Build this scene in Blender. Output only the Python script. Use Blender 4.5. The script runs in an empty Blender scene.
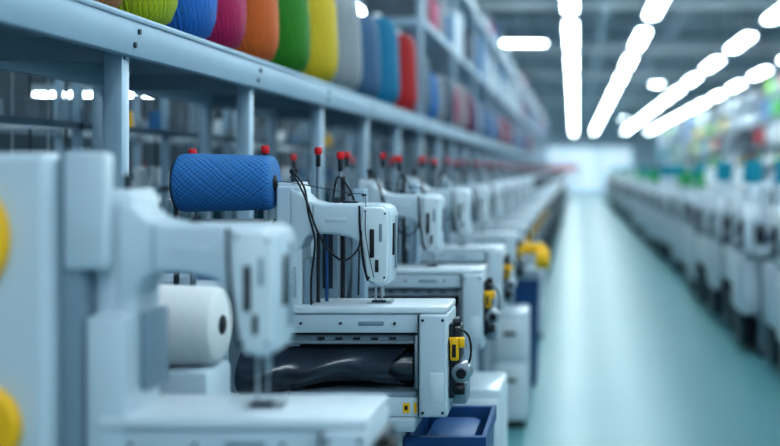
import bpy, bmesh, math, random
from mathutils import Vector, Matrix
random.seed(7)
H=1.55
S=bpy.context.scene
# ---------------------------------------------------------------- materials
MATS={}
def mat(name,col,rough=.5,metal=0,emis=None,estr=0,noise=0.0,nscale=8,bump=0,coat=0,spec=.5):
    if name in MATS: return MATS[name]
    m=bpy.data.materials.new(name); m.use_nodes=True
    nt=m.node_tree; b=nt.nodes['Principled BSDF']
    b.inputs['Base Color'].default_value=(*col,1)
    b.inputs['Roughness'].default_value=rough
    b.inputs['Metallic'].default_value=metal
    b.inputs['Coat Weight'].default_value=coat
    b.inputs['Specular IOR Level'].default_value=spec
    if emis:
        b.inputs['Emission Color'].default_value=(*emis,1); b.inputs['Emission Strength'].default_value=estr
    if noise>0 or bump>0:
        tc=nt.nodes.new('ShaderNodeTexCoord'); n=nt.nodes.new('ShaderNodeTexNoise')
        n.inputs['Scale'].default_value=nscale; n.inputs['Detail'].default_value=5
        nt.links.new(tc.outputs['Object'],n.inputs['Vector'])
        if noise>0:
            r=nt.nodes.new('ShaderNodeValToRGB')
            r.color_ramp.elements[0].position=.3; r.color_ramp.elements[1].position=.7
            r.color_ramp.elements[0].color=(*[c*(1-noise) for c in col],1)
            r.color_ramp.elements[1].color=(*[min(1,c*(1+noise)) for c in col],1)
            nt.links.new(n.outputs['Fac'],r.inputs['Fac']); nt.links.new(r.outputs['Color'],b.inputs['Base Color'])
        if bump>0:
            bp=nt.nodes.new('ShaderNodeBump'); bp.inputs['Strength'].default_value=bump; bp.inputs['Distance'].default_value=.01
            nt.links.new(n.outputs['Fac'],bp.inputs['Height']); nt.links.new(bp.outputs['Normal'],b.inputs['Normal'])
    MATS[name]=m; return m

def thread_mat(name,col,axis='Z',k=6,slope=60,contrast=.5,bump=.5,fine=4,second=.35):
    m=bpy.data.materials.new(name); m.use_nodes=True; nt=m.node_tree; N=nt.nodes; L=nt.links
    b=N['Principled BSDF']; b.inputs['Roughness'].default_value=.5
    b.inputs['Specular IOR Level'].default_value=.3
    tc=N.new('ShaderNodeTexCoord'); sp=N.new('ShaderNodeSeparateXYZ'); L.new(tc.outputs['Object'],sp.inputs[0])
    def M(op,a,bb=None):
        n=N.new('ShaderNodeMath'); n.operation=op
        for i,v in enumerate([a,bb]):
            if v is None: continue
            if isinstance(v,(int,float)): n.inputs[i].default_value=v
            else: L.new(v,n.inputs[i])
        return n.outputs[0]
    if axis=='Z': ang=M('ARCTAN2',sp.outputs[1],sp.outputs[0]); h=sp.outputs[2]
    else: ang=M('ARCTAN2',sp.outputs[1],sp.outputs[2]); h=sp.outputs[0]
    nz=N.new('ShaderNodeTexNoise'); nz.inputs['Scale'].default_value=11; nz.inputs['Detail'].default_value=3; L.new(tc.outputs['Object'],nz.inputs['Vector'])
    dist=M('MULTIPLY',nz.outputs['Fac'],2.6)
    hs=M('MULTIPLY',h,slope); aa=M('MULTIPLY',ang,k)
    d1=M('ADD',M('ADD',hs,dist),aa); d2=M('SUBTRACT',M('ADD',hs,M('MULTIPLY',dist,.6)),aa)
    def strand(d): # irregular strand brightness: 1-D noise across the winding direction
        n=N.new('ShaderNodeTexNoise'); n.noise_dimensions='1D'; n.inputs['Scale'].default_value=fine*.5; n.inputs['Detail'].default_value=4
        n.inputs['Roughness'].default_value=.7; L.new(d,n.inputs['W'])
        return M('ADD',M('MULTIPLY',M('SINE',M('MULTIPLY',d,fine)),.28),M('MULTIPLY',M('SUBTRACT',n.outputs['Fac'],.5),4.2))
    f1=strand(d1); f2=strand(d2)
    tot=M('ADD',f1,M('MULTIPLY',f2,second))
    mr=N.new('ShaderNodeMapRange'); mr.inputs[1].default_value=-1.3; mr.inputs[2].default_value=1.4; L.new(tot,mr.inputs[0])
    r=N.new('ShaderNodeValToRGB'); r.color_ramp.elements[0].color=(*[c*(1-contrast) for c in col],1)
    r.color_ramp.elements[1].color=(*[min(1,c*1.25+.06*contrast*max(col)) for c in col],1)
    L.new(mr.outputs[0],r.inputs['Fac']); L.new(r.outputs['Color'],b.inputs['Base Color'])
    bp=N.new('ShaderNodeBump'); bp.inputs['Strength'].default_value=bump; bp.inputs['Distance'].default_value=.003
    L.new(tot,bp.inputs['Height']); L.new(bp.outputs['Normal'],b.inputs['Normal'])
    return m

WHITE=mat('enamel_white',(.56,.65,.71),.3,noise=.03,nscale=3,coat=.2)
PALE=mat('enamel_pale',(.68,.75,.79),.3,noise=.03,nscale=3,coat=.2)
GREY=mat('enamel_grey',(.22,.30,.36),.4,noise=.06,nscale=5)
DARK=mat('dark_steel',(.035,.05,.065),.4,.5)
BLACK=mat('black_rubber',(.008,.010,.014),.4)
STEEL=mat('brushed_steel',(.5,.54,.57),.28,.95,noise=.08,nscale=40)
YEL=mat('safety_yellow',(.95,.52,.01),.4)
RED=mat('red_plastic',(.75,.015,.02),.3)
FAB=mat('black_satin_fabric',(.03,.04,.06),.22,noise=.3,nscale=6,bump=.15,spec=.9)
RAIL=mat('painted_rail',(.34,.46,.55),.32,.2,noise=.04,nscale=4)
LIGHTM=mat('lamp_tube',(1,1,1),.5,emis=(.80,.94,1),estr=20)
CORE=mat('cone_core',(.75,.76,.74),.6)
BLUEP=mat('blue_plastic',(.012,.07,.2),.4,noise=.1)
TABLE=mat('table_laminate',(.40,.48,.53),.4,noise=.05)

# ---------------------------------------------------------------- mesh builder
class B:
    def __init__(s): s.bm=bmesh.new(); s.mats=[]
    def mi(s,m):
        if m not in s.mats: s.mats.append(m)
        return s.mats.index(m)
    def merge(s,t,m):
        i=s.mi(m)
        bmesh.ops.recalc_face_normals(t,faces=t.faces[:])
        vm={}
        for v in t.verts: vm[v]=s.bm.verts.new(v.co)
        for f in t.faces:
            try: nf=s.bm.faces.new([vm[v] for v in f.verts]); nf.material_index=i
            except ValueError: pass
        t.free()
    def box(s,x0,x1,y0,y1,z0,z1,m,bev=0,seg=2,rot=None):
        t=bmesh.new(); bmesh.ops.create_cube(t,size=1)
        x0,x1=min(x0,x1),max(x0,x1); z0,z1=min(z0,z1),max(z0,z1); y0,y1=min(y0,y1),max(y0,y1)
        for v in t.verts: v.co=Vector(((x1-x0)*v.co.x,(y1-y0)*v.co.y,(z1-z0)*v.co.z))
        if bev: bmesh.ops.bevel(t,geom=t.edges[:],offset=min(bev,.45*min(x1-x0,y1-y0,z1-z0)),segments=seg,profile=.5,affect='EDGES')
        if rot: bmesh.ops.rotate(t,verts=t.verts[:],cent=(0,0,0),matrix=Matrix.Rotation(rot[1],3,rot[0]))
        c=Vector(((x0+x1)/2,(y0+y1)/2,(z0+z1)/2))
        for v in t.verts: v.co+=c
        s.merge(t,m)
    def prof(s,pts,y0,y1,m,bev=0,seg=3):
        t=bmesh.new(); vs=[t.verts.new((p[0],y0,p[1])) for p in pts]
        f=t.faces.new(vs); r=bmesh.ops.extrude_face_region(t,geom=[f])
        nv=[g for g in r['geom'] if isinstance(g,bmesh.types.BMVert)]
        for v in nv: v.co.y=y1
        if bev:
            es=[e for e in t.edges if abs(e.verts[0].co.y-e.verts[1].co.y)<1e-6]
            bmesh.ops.bevel(t,geom=es,offset=bev,segments=seg,profile=.5,affect='EDGES',clamp_overlap=True)
        s.merge(t,m)
    def cyl(s,p0,p1,r0,m,r1=None,n=20,bev=0):
        p0,p1=Vector(p0),Vector(p1); r1=r0 if r1 is None else r1
        t=bmesh.new(); d=p1-p0; L=d.length
        bmesh.ops.create_cone(t,cap_ends=True,segments=n,radius1=r0,radius2=r1,depth=L)
        if bev:
            es=[e for e in t.edges if abs(e.verts[0].co.z-e.verts[1].co.z)<1e-6]
            bmesh.ops.bevel(t,geom=es,offset=bev,segments=2,profile=.5,affect='EDGES')
        q=Vector((0,0,1)).rotation_difference(d.normalized()).to_matrix()
        for v in t.verts: v.co=q@v.co+(p0+p1)/2
        s.merge(t,m)
    def lathe(s,prof,org,axis,m,n=40):
        t=bmesh.new(); q=Vector((0,0,1)).rotation_difference(Vector(axis)).to_matrix(); org=Vector(org)
        rings=[]
        for r,h in prof:
            rings.append([t.verts.new(q@Vector((r*math.cos(2*math.pi*i/n),r*math.sin(2*math.pi*i/n),h))+org) for i in range(n)])
        for a,b in zip(rings,rings[1:]):
            for i in range(n): t.faces.new([a[i],a[(i+1)%n],b[(i+1)%n],b[i]])
        t.faces.new(rings[0][::-1]); t.faces.new(rings[-1])
        s.merge(t,m)
    def tube(s,pts,r,m,n=8,sub=6):
        P=[Vector(p) for p in pts]; path=[]
        for i in range(len(P)-1):
            a=P[max(i-1,0)];b=P[i];c=P[i+1];d=P[min(i+2,len(P)-1)]
            for k in range(sub):
                u=k/sub
                path.append(.5*((2*b)+(c-a)*u+(2*a-5*b+4*c-d)*u*u+(-a+3*b-3*c+d)*u**3))
        path.append(P[-1]); t=bmesh.new(); rings=[]
        for i,p in enumerate(path):
            d=(path[min(i+1,len(path)-1)]-path[max(i-1,0)]).normalized()
            q=Vector((0,0,1)).rotation_difference(d).to_matrix()
            rings.append([t.verts.new(p+q@Vector((r*math.cos(2*math.pi*j/n),r*math.sin(2*math.pi*j/n),0))) for j in range(n)])
        for a,b in zip(rings,rings[1:]):
            for i in range(n): t.faces.new([a[i],a[(i+1)%n],b[(i+1)%n],b[i]])
        t.faces.new(rings[0][::-1]); t.faces.new(rings[-1]); s.merge(t,m)
    def grid(s,fn,nu,nv,m):
        t=bmesh.new(); V=[[t.verts.new(fn(i/nu,j/nv)) for j in range(nv+1)] for i in range(nu+1)]
        for i in range(nu):
            for j in range(nv): t.faces.new([V[i][j],V[i+1][j],V[i+1][j+1],V[i][j+1]])
        s.merge(t,m)
    def mesh(s,name):
        me=bpy.data.meshes.new(name); s.bm.to_mesh(me); s.bm.free()
        for m in s.mats: me.materials.append(m)
        for p in me.polygons: p.use_smooth=True
        me.set_sharp_from_angle(angle=math.radians(38))
        return me
    def obj(s,name,loc=(0,0,0),parent=None):
        o=bpy.data.objects.new(name,s.mesh(name)); o.location=loc; S.collection.objects.link(o)
        if parent: o.parent=parent
        return o
def link(name,me,loc,parent=None,sx=1):
    o=bpy.data.objects.new(name,me); o.location=loc; o.scale=(sx,1,1); S.collection.objects.link(o)
    if parent: o.parent=parent
    return o
def empty(name,loc=(0,0,0)):
    o=bpy.data.objects.new(name,None); o.location=loc; S.collection.objects.link(o); return o

# ---------------------------------------------------------------- sewing machine
def machine(detail=True,front=False,wheel=False,far=False,var=0):
    b=B(); drop=.045 if front else 0
    z=lambda v:H+v-drop
    D=.20
    b.box(-.815,-.352,-.004,D,z(-.398),z(-.378),PALE,.005)
    b.box(-.80,-.432,.004,D,z(-.452),z(-.3995),WHITE,.004)
    b.box(-.80,-.436,.018,D,z(-.459),z(-.4515),BLACK)
    b.box(-.80,-.45,.03,D,z(-.488),z(-.459),GREY,.004)
    b.box(-.80,-.45,.022,.04,z(-.484),z(-.476),STEEL)
    b.box(-.80,-.435,.15,D,z(-.62),z(-.488),DARK)
    b.box(-.82,-.428,.0,D,z(-.684),z(-.632),WHITE,.006)
    b.box(-.80,-.44,.012,D,z(-.634),z(-.618),GREY,.004)
    # end panel
    b.box(-.432,-.352,-.012,D+.01,z(-.684),z(-.399),WHITE,.008,3)
    b.box(-.446,-.434,.006,.02,z(-.61),z(-.46),STEEL,.003)
    b.box(-.434,-.431,-.013,.01,z(-.68),z(-.402),DARK)
    if detail:
        for (px,pz) in [(-.42,-.415),(-.365,-.415),(-.42,-.67),(-.365,-.67)]:
            b.cyl((px,-.016,z(pz)),(px,-.006,z(pz)),.004,DARK,n=10)
        b.box(-.40,-.362,-.0135,-.01,z(-.64),z(-.56),PALE,.001)
        b.box(-.476,-.458,-.003,.002,z(-.672),z(-.645),YEL); b.box(-.471,-.463,-.0045,0,z(-.664),z(-.652),BLACK)
        b.box(-.446,-.438,-.003,.002,z(-.672),z(-.645),YEL)
        for i in range(5): b.box(-.72+i*.05,-.70+i*.05,.026,.034,z(-.474),z(-.468),BLACK)
        b.box(-.60,-.53,-.001,.006,z(-.43),z(-.420),GREY,.002)
        for px in (-.65,-.76,-.50): b.cyl((px,-.001,z(-.425)),(px,.006,z(-.425)),.004,DARK,n=10)
    # roll and draped fabric
    b.cyl((-.92,.085,z(-.555)),(-.452,.085,z(-.555)),.045,FAB,n=28,bev=.006)
    b.cyl((-.46,.085,z(-.555)),(-.435,.085,z(-.555)),.02,STEEL,n=16)
    def drape(u,v):
        x=-.935+u*(.47-.05*math.sin(v*3))
        th=v*math.pi*.9
        y=.055-.085*math.sin(th)*(.75+.25*math.sin(u*5+1))+.010*math.sin(u*15+v*5)*v
        zz=z(-.497-.118*v)-.014*math.sin(u*6+1)*v+.02*u*v
        return (x,y,zz)
    b.grid(drape,50,18,FAB)
    # aisle-side mechanism
    b.box(-.352,-.338,.03,D-.01,z(-.64),z(-.43),DARK,.004)
    b.box(-.338,-.322,.02,.14,z(-.535),z(-.44),BLACK,.004)
    if detail or wheel:
        b.box(-.35,-.306,.0,.02,z(-.476),z(-.465),YEL,.003)
        b.box(-.346,-.322,-.006,.014,z(-.528),z(-.464),YEL,.005)
        b.box(-.322,-.306,-.004,.012,z(-.492),z(-.465),YEL,.004)
        b.box(-.34,-.329,-.009,-.004,z(-.518),z(-.482),BLACK,.002)
    b.cyl((-.316,.02,z(-.565)),(-.316,.07,z(-.565)),.028,STEEL,n=22,bev=.003)
    b.cyl((-.316,.0,z(-.565)),(-.316,.02,z(-.565)),.014,BLACK,n=16)
    b.cyl((-.336,.02,z(-.61)),(-.308,.02,z(-.61)),.016,BLACK,n=16,bev=.002)
    b.box(-.345,-.305,.05,.15,z(-.66),z(-.60),GREY,.006)
    b.cyl((-.34,.02,z(-.425)),(-.318,.02,z(-.425)),.011,BLACK,n=14)
    b.tube([(-.335,.05,z(-.44)),(-.30,.06,z(-.47)),(-.295,.05,z(-.53)),(-.325,.06,z(-.58))],.0035,BLACK)
    if wheel:
        b.cyl((-.345,.06,z(-.53)),(-.16,.06,z(-.53)),.015,STEEL,n=12)
        b.lathe([(.02,0),(.055,0),(.062,.008),(.062,.07),(.05,.08),(.015,.082)],(-.235,.06,z(-.53)),(1,0,0),YEL,28)
        b.box(-.35,-.18,.04,.12,z(-.50),z(-.44),YEL,.01)
        b.box(-.35,-.22,.04,.12,z(-.66),z(-.60),GREY,.01)
    # column
    z2=(lambda v:H+v) if front else z
    zz_=z
    b.box(-.84,-.768,.04,.16,z(-.395),z2(-.045),WHITE,.009,3)
    z=z2
    b.box(-.838,-.775,.05,.15,z(-.05),z(-.034),PALE,.004)
    b.box(-.768,-.750,.06,.15,z(-.39),z(-.25),GREY,.005)
    b.box(-.90,-.838,.08,.24,z(-.684),z(-.15),GREY,.01)
    if detail:
        b.box(-.832,-.782,.036,.042,z(-.36),z(-.27),GREY,.003)
        for i in range(4): b.box(-.825,-.79,.033,.037,z(-.35+i*.02),z(-.342+i*.02),DARK)
    # arm + head outline (X,Z)
    A=[(-.80,-.050),(-.77,-.062),(-.745,-.085),(-.71,-.094),(-.56,-.094),(-.535,-.097),(-.520,-.106),(-.514,-.125),(-.517,-.30),(-.523,-.318),(-.545,-.328),
       (-.575,-.322),(-.588,-.305),(-.598,-.27),(-.602,-.235),(-.612,-.205),(-.632,-.190),(-.67,-.182),(-.73,-.178),(-.755,-.19),(-.768,-.22),(-.80,-.24)]
    b.prof([(x,z(q)) for x,q in A],.035,.15,WHITE,.010,3)
    F=[(-.592,-.104),(-.54,-.104),(-.524,-.116),(-.521,-.14),(-.524,-.296),(-.532,-.312),(-.55,-.318),(-.572,-.312),(-.582,-.29),(-.588,-.23),(-.594,-.2),(-.597,-.15)]
    b.prof([(x,z(q)) for x,q in F],.022,.05,PALE,.005,3)
    b.tube([(-.604,.034,z(-.10)),(-.602,.031,z(-.16)),(-.598,.031,z(-.21)),(-.590,.031,z(-.27)),(-.58,.031,z(-.31))],.003,BLACK,n=6)
    b.box(-.573,-.560,.018,.026,z(-.245),z(-.165),BLACK,.003)
    b.box(-.546,-.538,.018,.026,z(-.20),z(-.15),GREY,.002)
    b.box(-.558,-.548,.018,.026,z(-.285),z(-.25),BLACK,.003)
    b.box(-.516,-.511,.06,.08,z(-.24),z(-.15),BLACK,.001)
    b.box(-.519,-.512,.10,.12,z(-.28),z(-.13),GREY,.001)
    if detail:
        for px,pz in((-.585,-.115),(-.53,-.122),(-.532,-.30),(-.575,-.30)): b.cyl((px,.019,z(pz)),(px,.025,z(pz)),.003,DARK,n=8)
        b.box(-.735,-.735+.003,.0335,.037,z(-.172),z(-.098),GREY)
        b.box(-.70,-.64,.033,.037,z(-.145),z(-.133),WHITE,.001)
    if detail and not front:
        for px in (-.60,-.64):
            b.cyl((px,.08,z(-.096)),(px,.08,z(-.072)),.003,STEEL,n=8); b.cyl((px,.08,z(-.074)),(px,.08,z(-.068)),.007,DARK,n=10)
        b.box(-.66,-.62,.07,.11,z(-.096),z(-.088),DARK,.002)
        b.tube([(-.838,.06,z(-.034)),(-.80,.05,z(-.035)),(-.72,.06,z(-.050)),(-.64,.08,z(-.066)),(-.60,.08,z(-.07)),(-.585,.03,z(-.10)),(-.583,.016,z(-.18)),(-.56,.016,z(-.30))],.0012,DARK,n=5)
        b.cyl((-.805,.10,z(-.01)),(-.805,.10,z(.002)),.012,BLACK,n=12)
    # needle bar, presser foot
    b.cyl((-.55,.09,z(-.36)),(-.55,.09,z(-.31)),.007,STEEL,n=12)
    b.cyl((-.55,.09,zz_(-.379)),(-.55,.09,z(-.355)),.002,STEEL,n=8)
    b.cyl((-.568,.09,zz_(-.372)),(-.568,.09,z(-.31)),.0035,STEEL,n=10)
    b.box(-.578,-.54,.08,.10,zz_(-.3775),zz_(-.371),DARK,.002)
    b.box(-.59,-.52,.06,.13,zz_(-.379),zz_(-.3765),STEEL,.0005)
    b.cyl((-.68,.1,z(-.095)),(-.68,.1,z(-.078)),.010,DARK,n=14)
    b.cyl((-.805,.1,z(-.04)),(-.805,.1,z(-.008)),.008,DARK,n=12)
    # hoses
    if not front:
        b.tube([(-.80,.05,z(-.02)),(-.775,.02,z(-.03)),(-.745,.005,z(-.085)),(-.72,.01,z(-.16)),(-.69,.02,z(-.22)),(-.64,.0,z(-.25)),(-.605,.02,z(-.22)),(-.598,.03,z(-.17))],.003,BLACK)
        b.tube([(-.79,.03,z(-.0)),(-.752,.01,z(-.05)),(-.742,.015,z(-.12)),(-.725,.02,z(-.20)),(-.735,.02,z(-.30)),(-.74,.04,z(-.378))],.003,BLACK)
        b.tube([(-.85,.07,z(-.14)),(-.865,.04,z(-.2)),(-.86,.05,z(-.35)),(-.88,.06,z(-.5))],.004,BLACK)
        b.tube([(-.72,.22,z(-.10)),(-.70,.20,z(-.02)),(-.66,.22,z(-.08)),(-.65,.26,z(-.2)),(-.66,.3,z(-.38))],.003,BLACK)
        b.cyl((-.735,.10,z(-.38)),(-.735,.10,z(-.18)),.005,BLACK,n=8)
        b.cyl((-.715,.12,z(-.38)),(-.715,.12,z(-.18)),.005,BLUEP,n=8)
        b.box(-.76,-.70,.20,.23,z(-.684),z(-.10),GREY,.004)
        b.box(-.745,-.715,.197,.203,z(-.35),z(-.15),DARK,.002)
        b.cyl((-.69,.22,z(-.684)),(-.69,.22,z(-.02)),.007,BLACK,n=8)
        b.box(-1.06,-.92,.30,.50,z(-.684),z(-.20),GREY,.015)
        b.box(-.98,-.76,.36,.6,z(-.684),z(-.36),WHITE,.015)
        b.box(-.88,-.82,.40,.47,z(-.37),z(-.09),WHITE,.008)
        b.box(-.70,-.66,.40,.46,z(-.684),z(-.06),RAIL,.006)
        for i in range(6): b.box(-1.04,-.94,.295,.302,z(-.30-i*.02),z(-.292-i*.02),DARK)
        for x,y,t in [(-1.13,.20,.035),(-.915,.20,.045),(-.815,.44,.045),(-.745,.44,.03)]:
            b.cyl((x,y,z(-.684)),(x,y,z(t-.03)),.006,STEEL,n=10)
            b.cyl((x,y,z(t-.035)),(x,y,z(t+.004)),.008,BLACK,n=12,bev=.002)
            b.cyl((x,y,z(t+.004)),(x,y,z(t+.028)),.012,RED if not var else DARK,n=14,bev=.004)
        b.box(-1.14,-.90,.19,.21,z(-.16),z(-.145),DARK,.003)
    LEG=GREY if far else WHITE
    z=zz_
    b.box(-1.16,-.44,-.03,.75 if not front else .45,z(-.72),z(-.684),TABLE,.006)
    for x0 in (-1.12,-.555):
        b.box(x0,x0+.065,.08,.14,.03,z(-.72),LEG,.006)
        if not front: b.box(x0,x0+.065,.60,.66,.03,z(-.72),DARK if far else GREY,.006)
        b.box(x0-.01,x0+.075,.02,.72 if not front else .4,0,.03,DARK,.006)
    b.box(-1.12,-.50,.3,.33,.25,.31,GREY,.004)
    b.box(-.90,-.62,.12,.42,.45,.72,DARK,.02)
    b.box(-.78,-.56,.1,.42,.05,.12,BLACK,.01)
    b.box(-.80,-.70,.3,.4,.70,z(-.72),DARK)
    z=z2
    if far and not var:
        b.box(-.50,-.37,.25,.7,.10,.72,DARK,.02); b.box(-.52,-.36,.3,.65,z(-.684),z(-.52),GREY,.02)
        b.box(-.60,-.45,.62,.74,z(-.684),z(-.25),WHITE,.02)
        b.box(-.58,-.47,.64,.72,z(-.25),z(-.10),DARK,.02)
    if var:
        b.box(-.50,-.345,.06,.66,[.34,.50,.24][var-1],.83,[WHITE,PALE,WHITE][var-1],.03)
        b.box(-.46,-.36,.25,.62,.06,.40,DARK,.02)
        b.box(-.62,-.38,.30,.72,z(-.684),z(-.40+.1*(var%3)),PALE,.03)
        b.box(-.60,-.45,.45,.70,z(-.42),z(-.08-.06*var),WHITE,.02)
        b.box(-.39,-.352,.34,.52,z(-.60),z(-.50),[DARK,BLUEP,DARK][var%3],.01)
        if var==2: b.box(-.44,-.352,.68,.76,.05,z(-.45),DARK,.01)
        if var==1: b.lathe([(.03,0),(.09,.02),(.08,.2),(.03,.21)],(-.52,.58,z(-.12)),(0,0,1),mat('teal_yarn',(.0,.25,.35),.7),20)
        if var==2: b.lathe([(.03,0),(.09,.02),(.08,.2),(.03,.21)],(-.52,.58,z(-.18)),(0,0,1),mat('white_yarn',(.8,.86,.88),.7),20)
        if var==3: b.lathe([(.03,0),(.09,.02),(.08,.22),(.03,.23)],(-.52,.58,z(-.25)),(0,0,1),mat('green_yarn',(.02,.35,.10),.7),20)
    if front:
        b.box(-1.19,-.885,-.03,.10,z(-.72),z(.03),WHITE,.02,4)
        b.box(-.884,-.842,.0,.12,z(-.72),z(.035),GREY,.010)
        b.box(-.87,-.80,-.01,.035,z(-.17),z(.03),WHITE,.008)
        b.box(-.838,-.77,.0,.14,z(-.60),z(-.25),WHITE,.01)
        b.lathe([(.02,0),(.11,0),(.12,.006),(.12,.024),(.11,.032),(.02,.032)],(-1.065,-.03,z(-.115)),(0,-1,0),YEL,56)
        b.cyl((-1.065,-.06,z(-.115)),(-1.065,-.08,z(-.115)),.03,DARK)
        b.lathe([(.02,0),(.07,0),(.075,.006),(.075,.024),(.07,.03),(.02,.032)],(-1.0,-.03,z(-.43)),(0,-1,0),YEL)
    return b.mesh('sewing_machine')
me_m=machine(); me_f=machine(front=True); me_w=machine(wheel=True); me_far=machine(detail=False,far=True)
me_v=[machine(detail=False,far=True,var=v) for v in (1,2,3)]
SP=1.15; Y0=3.0
link('sewing_machine',me_f,(0,Y0-SP,0))
for i in range(9): link('sewing_machine',me_w if i==3 else me_m,(0,Y0+SP*i,0))
rowL=empty('row_of_sewing_machines')
for i in range(9,42): link('machine_%d'%i,me_far,(0,Y0+SP*i,0),rowL)
for off,ys in ((1.10,4.2),(2.45,5.2),(3.8,8)):
    r=empty('row_of_sewing_machines',(off,0,0))
    for i in range(50): link('machine_%d'%i,random.choice(me_v),(random.uniform(-.06,.06),ys+.95*i,0),r,-1)
r=empty('row_of_sewing_machines',(-2.7,0,0))
for i in range(14): link('machine_%d'%i,me_far,(0,3.6+SP*1.0*i,0),r)

# bins
def binmesh():
    b=B(); t=bmesh.new()
    def ring(s,zz): return [(-.37-.11*s,.24-.20*s,zz),(-.37+.11*s,.24-.20*s,zz),(-.37+.11*s,.24+.20*s,zz),(-.37-.11*s,.24+.20*s,zz)]
    R=[ring(.82,.02),ring(1,.75),ring(1.06,.75),ring(1.06,.79),ring(.94,.79),ring(.78,.05)]
    V=[[t.verts.new(p) for p in q] for q in R]
    for a,c in zip(V,V[1:]):
        for i in range(4): t.faces.new([a[i],a[(i+1)%4],c[(i+1)%4],c[i]])
    t.faces.new(V[0][::-1]); t.faces.new(V[-1]); b.merge(t,BLUEP)
    for k in range(3): b.box(-.455,-.285,.045,.05,.2+.16*k,.215+.16*k,BLUEP,.002)
    b.box(-.45,-.29,.08,.4,.6,.77,BLUEP,.03)
    for sx in(-.44,-.30):
        for sy in(.11,.37): b.cyl((sx-.01,sy,.02),(sx+.01,sy,.02),.02,BLACK,n=12)
    return b.mesh('storage_bin')
mb=binmesh()
for i in (0,4): link('storage_bin',mb,(0,Y0+.05+SP*i,0))
b=B()
b.box(-.44,-.235,.05,.42,.04,.70,WHITE,.015); b.box(-.43,-.245,.042,.052,.42,.66,PALE,.006); b.box(-.43,-.245,.042,.052,.08,.38,PALE,.006)
b.box(-.38,-.30,.03,.042,.56,.58,DARK,.003); b.box(-.38,-.30,.03,.042,.28,.30,DARK,.003); b.box(-.42,-.25,.08,.4,0,.04,BLACK)
mc=b.mesh('drawer_cabinet')
for i in (1,3,6): link('drawer_cabinet',mc,(-.05,Y0+SP*i,0))

# ---------------------------------------------------------------- spools
def spool(name,col,L,r0,r1,loc,axis='X',k=6,slope=60,bracket=None,contrast=.6,fine=4,second=.7):
    b=B(); tm=thread_mat(name+'_yarn',col,axis,k=k,slope=slope,contrast=contrast,bump=.5,fine=fine,second=second)
    ax=(1,0,0) if axis=='X' else (0,0,1)
    h=L/2; P=[(.02,-h),(r0*.86,-h),(r0*.96,-h+.006),(r0,-h+.018)]
    P+=[(r0+(r1-r0)*t/8,-h+.018+(L-.036)*t/8) for t in range(1,9)]
    P+=[(r1*.96,h-.006),(r1*.86,h),(.02,h)]
    b.lathe(P,(0,0,0),ax,tm,64)
    v=Vector(ax); b.cyl(v*(-h-.006),v*(h+.004),.022,BLACK,n=24,bev=.002)
    b.cyl(v*(-h-.015),v*(h+.006),.006,BLACK,n=12)
    b.cyl(v*(-h-.003),v*(-h+.001),r0*.88,DARK,n=40)
    if bracket:
        b.box(-h-.015,-h-.004,-.01,.01,-.65,.012,DARK,.003)
        b.cyl((-h-.010,0,.012),(-h-.010,0,.035),.010,RED,n=12,bev=.003)
    return b.obj(name,loc)
spool('blue_thread_spool',(.03,.27,.70),.268,.083,.077,(-.982,Y0+.06,H-.036),k=9,slope=95,bracket=1,contrast=.9,fine=4)
b=B()
b.box(-.965,-.80,2.36,2.53,H-.72,H-.44,WHITE,.015)
b.box(-.95,-.86,2.352,2.362,H-.60,H-.50,DARK,.004)
for i in range(4): b.box(-.945,-.865,2.349,2.353,H-.585+i*.022,H-.577+i*.022,GREY)
for x in(-.95,-.83):
    for y in (2.38,2.5): b.box(x,x+.03,y,y+.02,0,H-.715,GREY)
b.obj('thread_feeder_box')
spool('white_thread_spool',(.9,.92,.93),.16,.09,.085,(-.875,2.44,H-.348),k=10,slope=160,contrast=.2)

# ---------------------------------------------------------------- overhead yarn shelf
XS=-1.2; b=B(); YE=50
ypos=[Y0-.07-SP*2+SP*i for i in range(44)]
b.box(XS-.035,XS,-.5,YE,H+.31,H+.42,RAIL,.006)
b.box(XS-.004,XS+.006,-.5,YE,H+.405,H+.422,RAIL,.003)
b.box(XS-.55,XS-.035,-.5,YE,H+.385,H+.415,GREY)
b.box(XS-.585,XS-.55,-.5,YE,H+.31,H+.42,RAIL,.004)
for y in ypos:
    for x in (XS-.075,XS-.62):
        b.box(x,x+.05,y,y+.05,.0,H+.32,RAIL,.004)
        b.box(x-.01,x+.06,y-.01,y+.06,0,.02,GREY)
    b.box(XS-.58,XS-.02,y+.01,y+.04,H+.30,H+.36,GREY)
    b.box(XS-.58,XS-.06,y+.01,y+.04,.9,.94,GREY)
    b.cyl((XS,y+.02,H+.34),(XS+.006,y+.02,H+.34),.008,DARK,n=10); b.cyl((XS,y+.05,H+.38),(XS+.006,y+.05,H+.38),.008,DARK,n=10)
b.box(XS-.07,XS-.03,-.5,YE,.86,.90,RAIL)
b.box(XS-.6,XS-.05,-.5,YE,.84,.86,GREY)
rack=b.obj('yarn_storage_rack')
b=B()
for y in [8.6+2.3*i for i in range(18)]:
    for x in (XS-.06,XS-.6): b.box(x,x+.05,y,y+.05,H+.42,H+1.95,RAIL,.003)
for zz in (1.15,1.9):
    b.box(XS-.6,XS,8.6,YE,H+zz,H+zz+.06,RAIL,.003)
b.obj('upper_tier',parent=rack)
b=B(); pal=[(.05,.07,.10),(.2,.26,.32),(.4,.48,.54),(.03,.15,.32),(.12,.15,.18),(.55,.6,.6),(.35,.03,.10)]
pm=[mat('carton_%d'%i,c,.6,noise=.1) for i,c in enumerate(pal)]
y=8.7
while y<49:
    w=random.uniform(.3,.7)
    b.box(XS-.5,XS-.02-random.random()*.1,y,y+w,H+1.212,H+1.21+random.uniform(.3,.6),random.choice(pm),.02)
    b.box(XS-.5,XS-.04-random.random()*.1,y,y+w,H+1.962,H+1.96+random.uniform(.2,.5),random.choice(pm),.02)
    y+=w+random.uniform(.03,.3)
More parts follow.
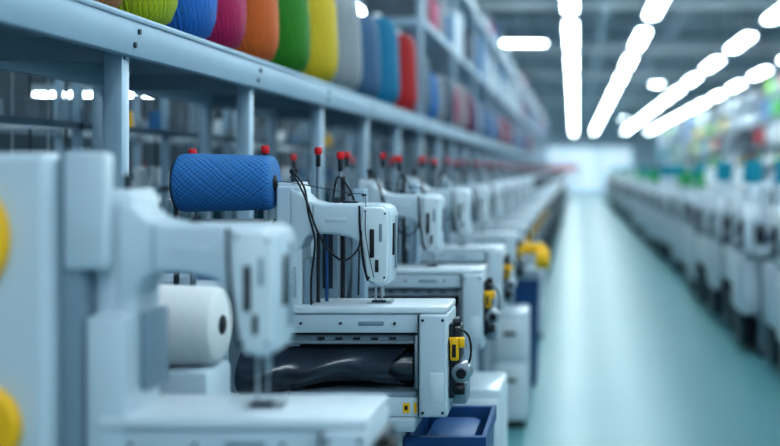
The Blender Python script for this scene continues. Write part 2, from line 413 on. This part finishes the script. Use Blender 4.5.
b.obj('carton_stack',parent=rack)
b=B(); y=1.0
while y<30:
    w=random.uniform(.15,.4); hh=random.uniform(.2,.45)
    b.box(XS-.5,XS-.12-random.random()*.1,y,y+w,.862,.86+hh,random.choice(pm[:5]),.02)
    y+=w+random.uniform(.02,.2)
b.obj('carton_row',parent=rack)

cols=[((.60,.72,.01),3.20),((.01,.20,.70),3.55),((.60,.0,.12),3.84),((.98,.15,.0),4.29),((.03,.28,.01),4.77),((.95,.58,.0),5.27),
 ((.38,.43,.46),5.86),((.07,.18,.33),6.47),((.0,.25,.45),7.15),((.58,.008,.01),8.0)]
extra=[(.2,.26,.3),(.01,.2,.6),(.3,.34,.38),(.10,.14,.2),(.45,.01,.08),(.4,.42,.45),(.25,.0,.06),(.08,.12,.25),(.5,.55,.58),(.02,.15,.4)]
def cone(col,y,r=.125,h=.44):
    b=B(); tm=thread_mat('yarn_%.2f'%y,col,'Z',k=12,slope=22,contrast=.8,bump=.7,fine=4,second=.4)
    P=[(.03,0),(r*.62,.0),(r*.84,.02),(r*.97,.07),(r*1.0,.13),(r*.98,.22),(r*.93,h*.75),(r*.84,h*.92),(r*.66,h*.985),(.035,h)]
    b.lathe(P,(0,0,0),(0,0,1),tm,48)
    b.cyl((0,0,h-.01),(0,0,h+.03),.03,CORE,n=20)
    o=b.obj('yarn_cone',(XS-.115+random.uniform(-.01,.01),y,H+.424)); o.rotation_euler[2]=random.random()*6
for c,y in cols: cone(c,y,.142 if y<5 else .155,.42 if y<5 else (.5 if y<7 else .58))
y=8.75; i=0
while y<30: cone(extra[i%10],y,.145,random.uniform(.36,.52)); y+=.55+.02*i; i+=1
cone((.3,.5,.5),2.55); cone((.7,.3,.1),2.87)

# creel / frames behind the shelf
b=B(); TEAL=mat('teal_panel',(.03,.12,.16),.15,coat=.5)
for i in range(16):
    y=3.3+i*.9
    for x in (-1.95,-2.45):
        b.box(x,x+.03,y,y+.03,0,H+.52,RAIL)
    b.box(-2.45,-1.92,y,y+.03,H+.49,H+.52,RAIL); b.box(-2.45,-1.92,y,y+.03,H+.16,H+.185,PALE)
    b.box(-2.45,-1.92,y,y+.03,H-.1,H-.08,RAIL)
    b.box(-2.4,-1.98,y+.1,y+.5,H-.6,H-.15,TEAL,.01); b.box(-2.43,-1.95,y,y+.6,H-.63,H-.6,GREY)
    for k in range(7):
        x=-2.4+k*.07; b.cyl((x,y+.015,H-.6),(x,y+.015,H+.5),.004,STEEL if k%2 else DARK,n=6)
        if k%2==0: b.lathe([(.01,0),(.035,.0),(.028,.09),(.01,.095)],(x,y+.015,H+.185),(0,0,1),[GREY,pm[3],PALE,pm[1],GREY,pm[4],pm[1]][(k+i)%7] if (k+i)%6 else YEL,12)
        if k%2==1: b.lathe([(.01,0),(.035,.0),(.028,.09),(.01,.095)],(x,y+.015,H-.08),(0,0,1),PALE if k%3 else pm[3],12)
for x in (-1.95,-2.45): b.box(x,x+.03,3.3,17,H+.49,H+.52,GREY); b.box(x,x+.03,3.3,17,H+.16,H+.185,GREY)
b.obj('thread_creel')

# ---------------------------------------------------------------- room
fl=bpy.data.materials.new('epoxy_floor'); fl.use_nodes=True; nt=fl.node_tree; p=nt.nodes['Principled BSDF']
tc=nt.nodes.new('ShaderNodeTexCoord'); n=nt.nodes.new('ShaderNodeTexNoise'); n.inputs['Scale'].default_value=.6; n.inputs['Detail'].default_value=6
rp=nt.nodes.new('ShaderNodeValToRGB'); rp.color_ramp.elements[0].color=(.085,.25,.275,1); rp.color_ramp.elements[1].color=(.12,.31,.335,1)
nt.links.new(tc.outputs['Object'],n.inputs['Vector']); nt.links.new(n.outputs['Fac'],rp.inputs['Fac']); nt.links.new(rp.outputs['Color'],p.inputs['Base Color'])
p.inputs['Roughness'].default_value=.36; p.inputs['Coat Weight'].default_value=.12; p.inputs['Coat Roughness'].default_value=.22
p.inputs['Specular IOR Level'].default_value=.42
def slab(name,x0,x1,y0,y1,z0,z1,m):
    b=B(); b.box(x0,x1,y0,y1,z0,z1,m); return b.obj(name)
slab('floor',-8,14,-4,80,-.1,0,fl)
CE=mat('ceiling_paint',(.36,.46,.54),.7,noise=.1,nscale=1)
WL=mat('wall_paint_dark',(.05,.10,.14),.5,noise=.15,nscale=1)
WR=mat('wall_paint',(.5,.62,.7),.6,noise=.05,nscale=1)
WF=mat('wall_far_paint',(.55,.67,.76),.5,noise=.05,nscale=1)
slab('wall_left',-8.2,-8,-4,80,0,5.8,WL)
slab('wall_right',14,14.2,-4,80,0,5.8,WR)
slab('wall_far',-8,14,80,80.2,0,5.8,WF)
slab('ceiling',-8.2,14.2,-4,80.2,5.8,5.9,CE)
b=B()
for i in range(21):
    y=2+i*4.0
    b.box(-8,14,y,y+.18,5.45,5.6,RAIL); b.box(-8,14,y,y+.1,5.05,5.12,PALE)
    for j in range(22):
        x=-8+j; b.box(x,x+.06,y+.02,y+.08,5.1,5.5,GREY)
b.obj('ceiling_truss')
b=B()
for y in (21,29,37,52): b.box(-7.9,13.9,y,y+.5,4.72,5.0,PALE,.05)
b.box(-2.3,-1.9,-3,79,4.85,5.05,RAIL); b.box(.55,.7,-3,79,4.85,4.95,RAIL); b.box(2.3,2.45,-3,79,4.9,5.0,RAIL)
b.obj('ceiling_duct')
# light fixtures
for X,off,ln,sp in ((-.08,.2,4.1,5.5),(1.30,-.2,2.9,4.7),(3.4,1.0,2.6,4.6),(5.0,.4,2.2,4.4),(9,0,3,5),(-3.6,0,3,5)):  # the leftmost row is added to light the zone behind the shelf
    b=B(); y=-3+off
    while y<76:
        b.box(X-.12,X+.12,y,y+ln,H+2.63,H+2.70,WHITE,.01)
        b.box(X-.10,X+.10,y+.05,y+ln-.05,H+2.59,H+2.635,LIGHTM)
        for yy in (y+.3,y+ln-.3): b.cyl((X,yy,H+2.7),(X,yy,5.8),.01,DARK,n=6)
        y+=sp
    b.obj('ceiling_light')
for X,ys in ((2.35,(31,52)),(6.7,(26,34,44))):
    for yy in ys:
        b=B(); zc=H+2.45
        b.lathe([(.04,.28),(.07,.22),(.14,.12),(.24,.0),(.23,.0),(.12,.10),(.04,.16)],(X,yy,zc),(0,0,1),WHITE,24)
        b.lathe([(.02,.02),(.16,.0),(.19,.03),(.14,.09),(.03,.12)],(X,yy,zc-.02),(0,0,1),LIGHTM,20)
        b.cyl((X,yy,zc+.28),(X,yy,5.8),.01,DARK,n=6)
        b.obj('pendant_lamp')
b=B()
for yy,zz in ((22,2.55),(8.0,.66),(7.2,.50)):  # the two low glowing bars stand in for lamp reflections in glass
    x0,x1=(-1.9,-.6) if yy==22 else (-3.6,-2.55)
    hh=.05 if yy==22 else .008
    b.box(x0,x1,yy,yy+.1,H+zz,H+zz+hh,LIGHTM); b.box(x0-.02,x1+.02,yy-.0,yy+.12,H+zz+hh,H+zz+.06,WHITE)
    for x in (x0+.2,x1-.2): b.cyl((x,yy+.05,H+zz+.06),(x,yy+.05,5.8),.008,DARK,n=6)
b.obj('tube_light_and_reflections')
# far end
GLOW=mat('daylit_glazing',(.6,.75,.85),.3,emis=(.65,.85,1),estr=.6)
b=B(); b.box(-3.2,4.2,79.9,79.99,0.0,3.2,GLOW)
for x in (-3.25,-.8,1.7,4.2): b.box(x,x+.12,79.8,79.99,0,3.3,WHITE)
b.box(-3.25,4.32,79.8,79.99,3.2,3.4,WHITE); b.obj('window_1')
SG=mat('sign_pink',(.8,.38,.42),.5)
b=B(); b.box(-1.8,.3,76,76.1,1.4,1.95,SG,.02)
for x in (-1.7,.15): b.box(x,x+.08,76,76.08,0,1.4,GREY)
b.obj('notice_board')
# right side storage racks with coloured goods
cm=[mat('goods_%d'%i,c,.5) for i,c in enumerate([(.65,.75,.8),(.7,.78,.82),(.35,.45,.52),(.03,.42,.07),(.0,.35,.42),(.75,.55,.03),(.03,.05,.08),(.02,.18,.5),(.8,.86,.9),(.2,.5,.05),(.8,.86,.9),(.6,.03,.04),(.2,.27,.33),(.1,.14,.18)])]
gr=empty('goods_rack')
b=B()
for y in [14+3*i for i in range(20)]:
    for x in (5.4,6.2): b.box(x,x+.08,y,y+.08,0,3.8,RAIL)
for zz in (.6,1.5,2.2,2.9,3.6): b.box(5.4,6.28,14,71.1,zz,zz+.07,RAIL)
b.obj('frame',parent=gr)
b=B()
for zz in (.67,1.57,2.27,2.97,3.67):
    y=14.1
    while y<70:
        w=random.uniform(.5,1.8); hh=random.uniform(.3,.55)
        if zz>3.6: hh=.36
        if random.random()<.88: b.box(5.36+random.random()*.1,6.2,y,y+w,zz,zz+hh,random.choice(cm),.03)
        y+=w+.1
b.obj('goods',parent=gr)

# ---------------------------------------------------------------- world + camera
w=bpy.data.worlds.new('W'); S.world=w; w.use_nodes=True
w.node_tree.nodes['Background'].inputs[0].default_value=(.55,.78,1,1); w.node_tree.nodes['Background'].inputs[1].default_value=.55
cd=bpy.data.cameras.new('camera'); co=bpy.data.objects.new('camera',cd); S.collection.objects.link(co); S.camera=co
co.location=(0,0,H); co.rotation_euler=(math.pi/2,0,0)
cd.sensor_width=36; cd.lens=50; cd.shift_x=-(575-390)/780; cd.shift_y=-(223-170)/780
cd.clip_end=200; cd.clip_start=.05
cd.dof.use_dof=True; cd.dof.focus_distance=3.04; cd.dof.aperture_fstop=1.15
S.view_settings.view_transform='Standard'
try: S.view_settings.look='Medium High Contrast'
except Exception: pass
S.view_settings.exposure=.02
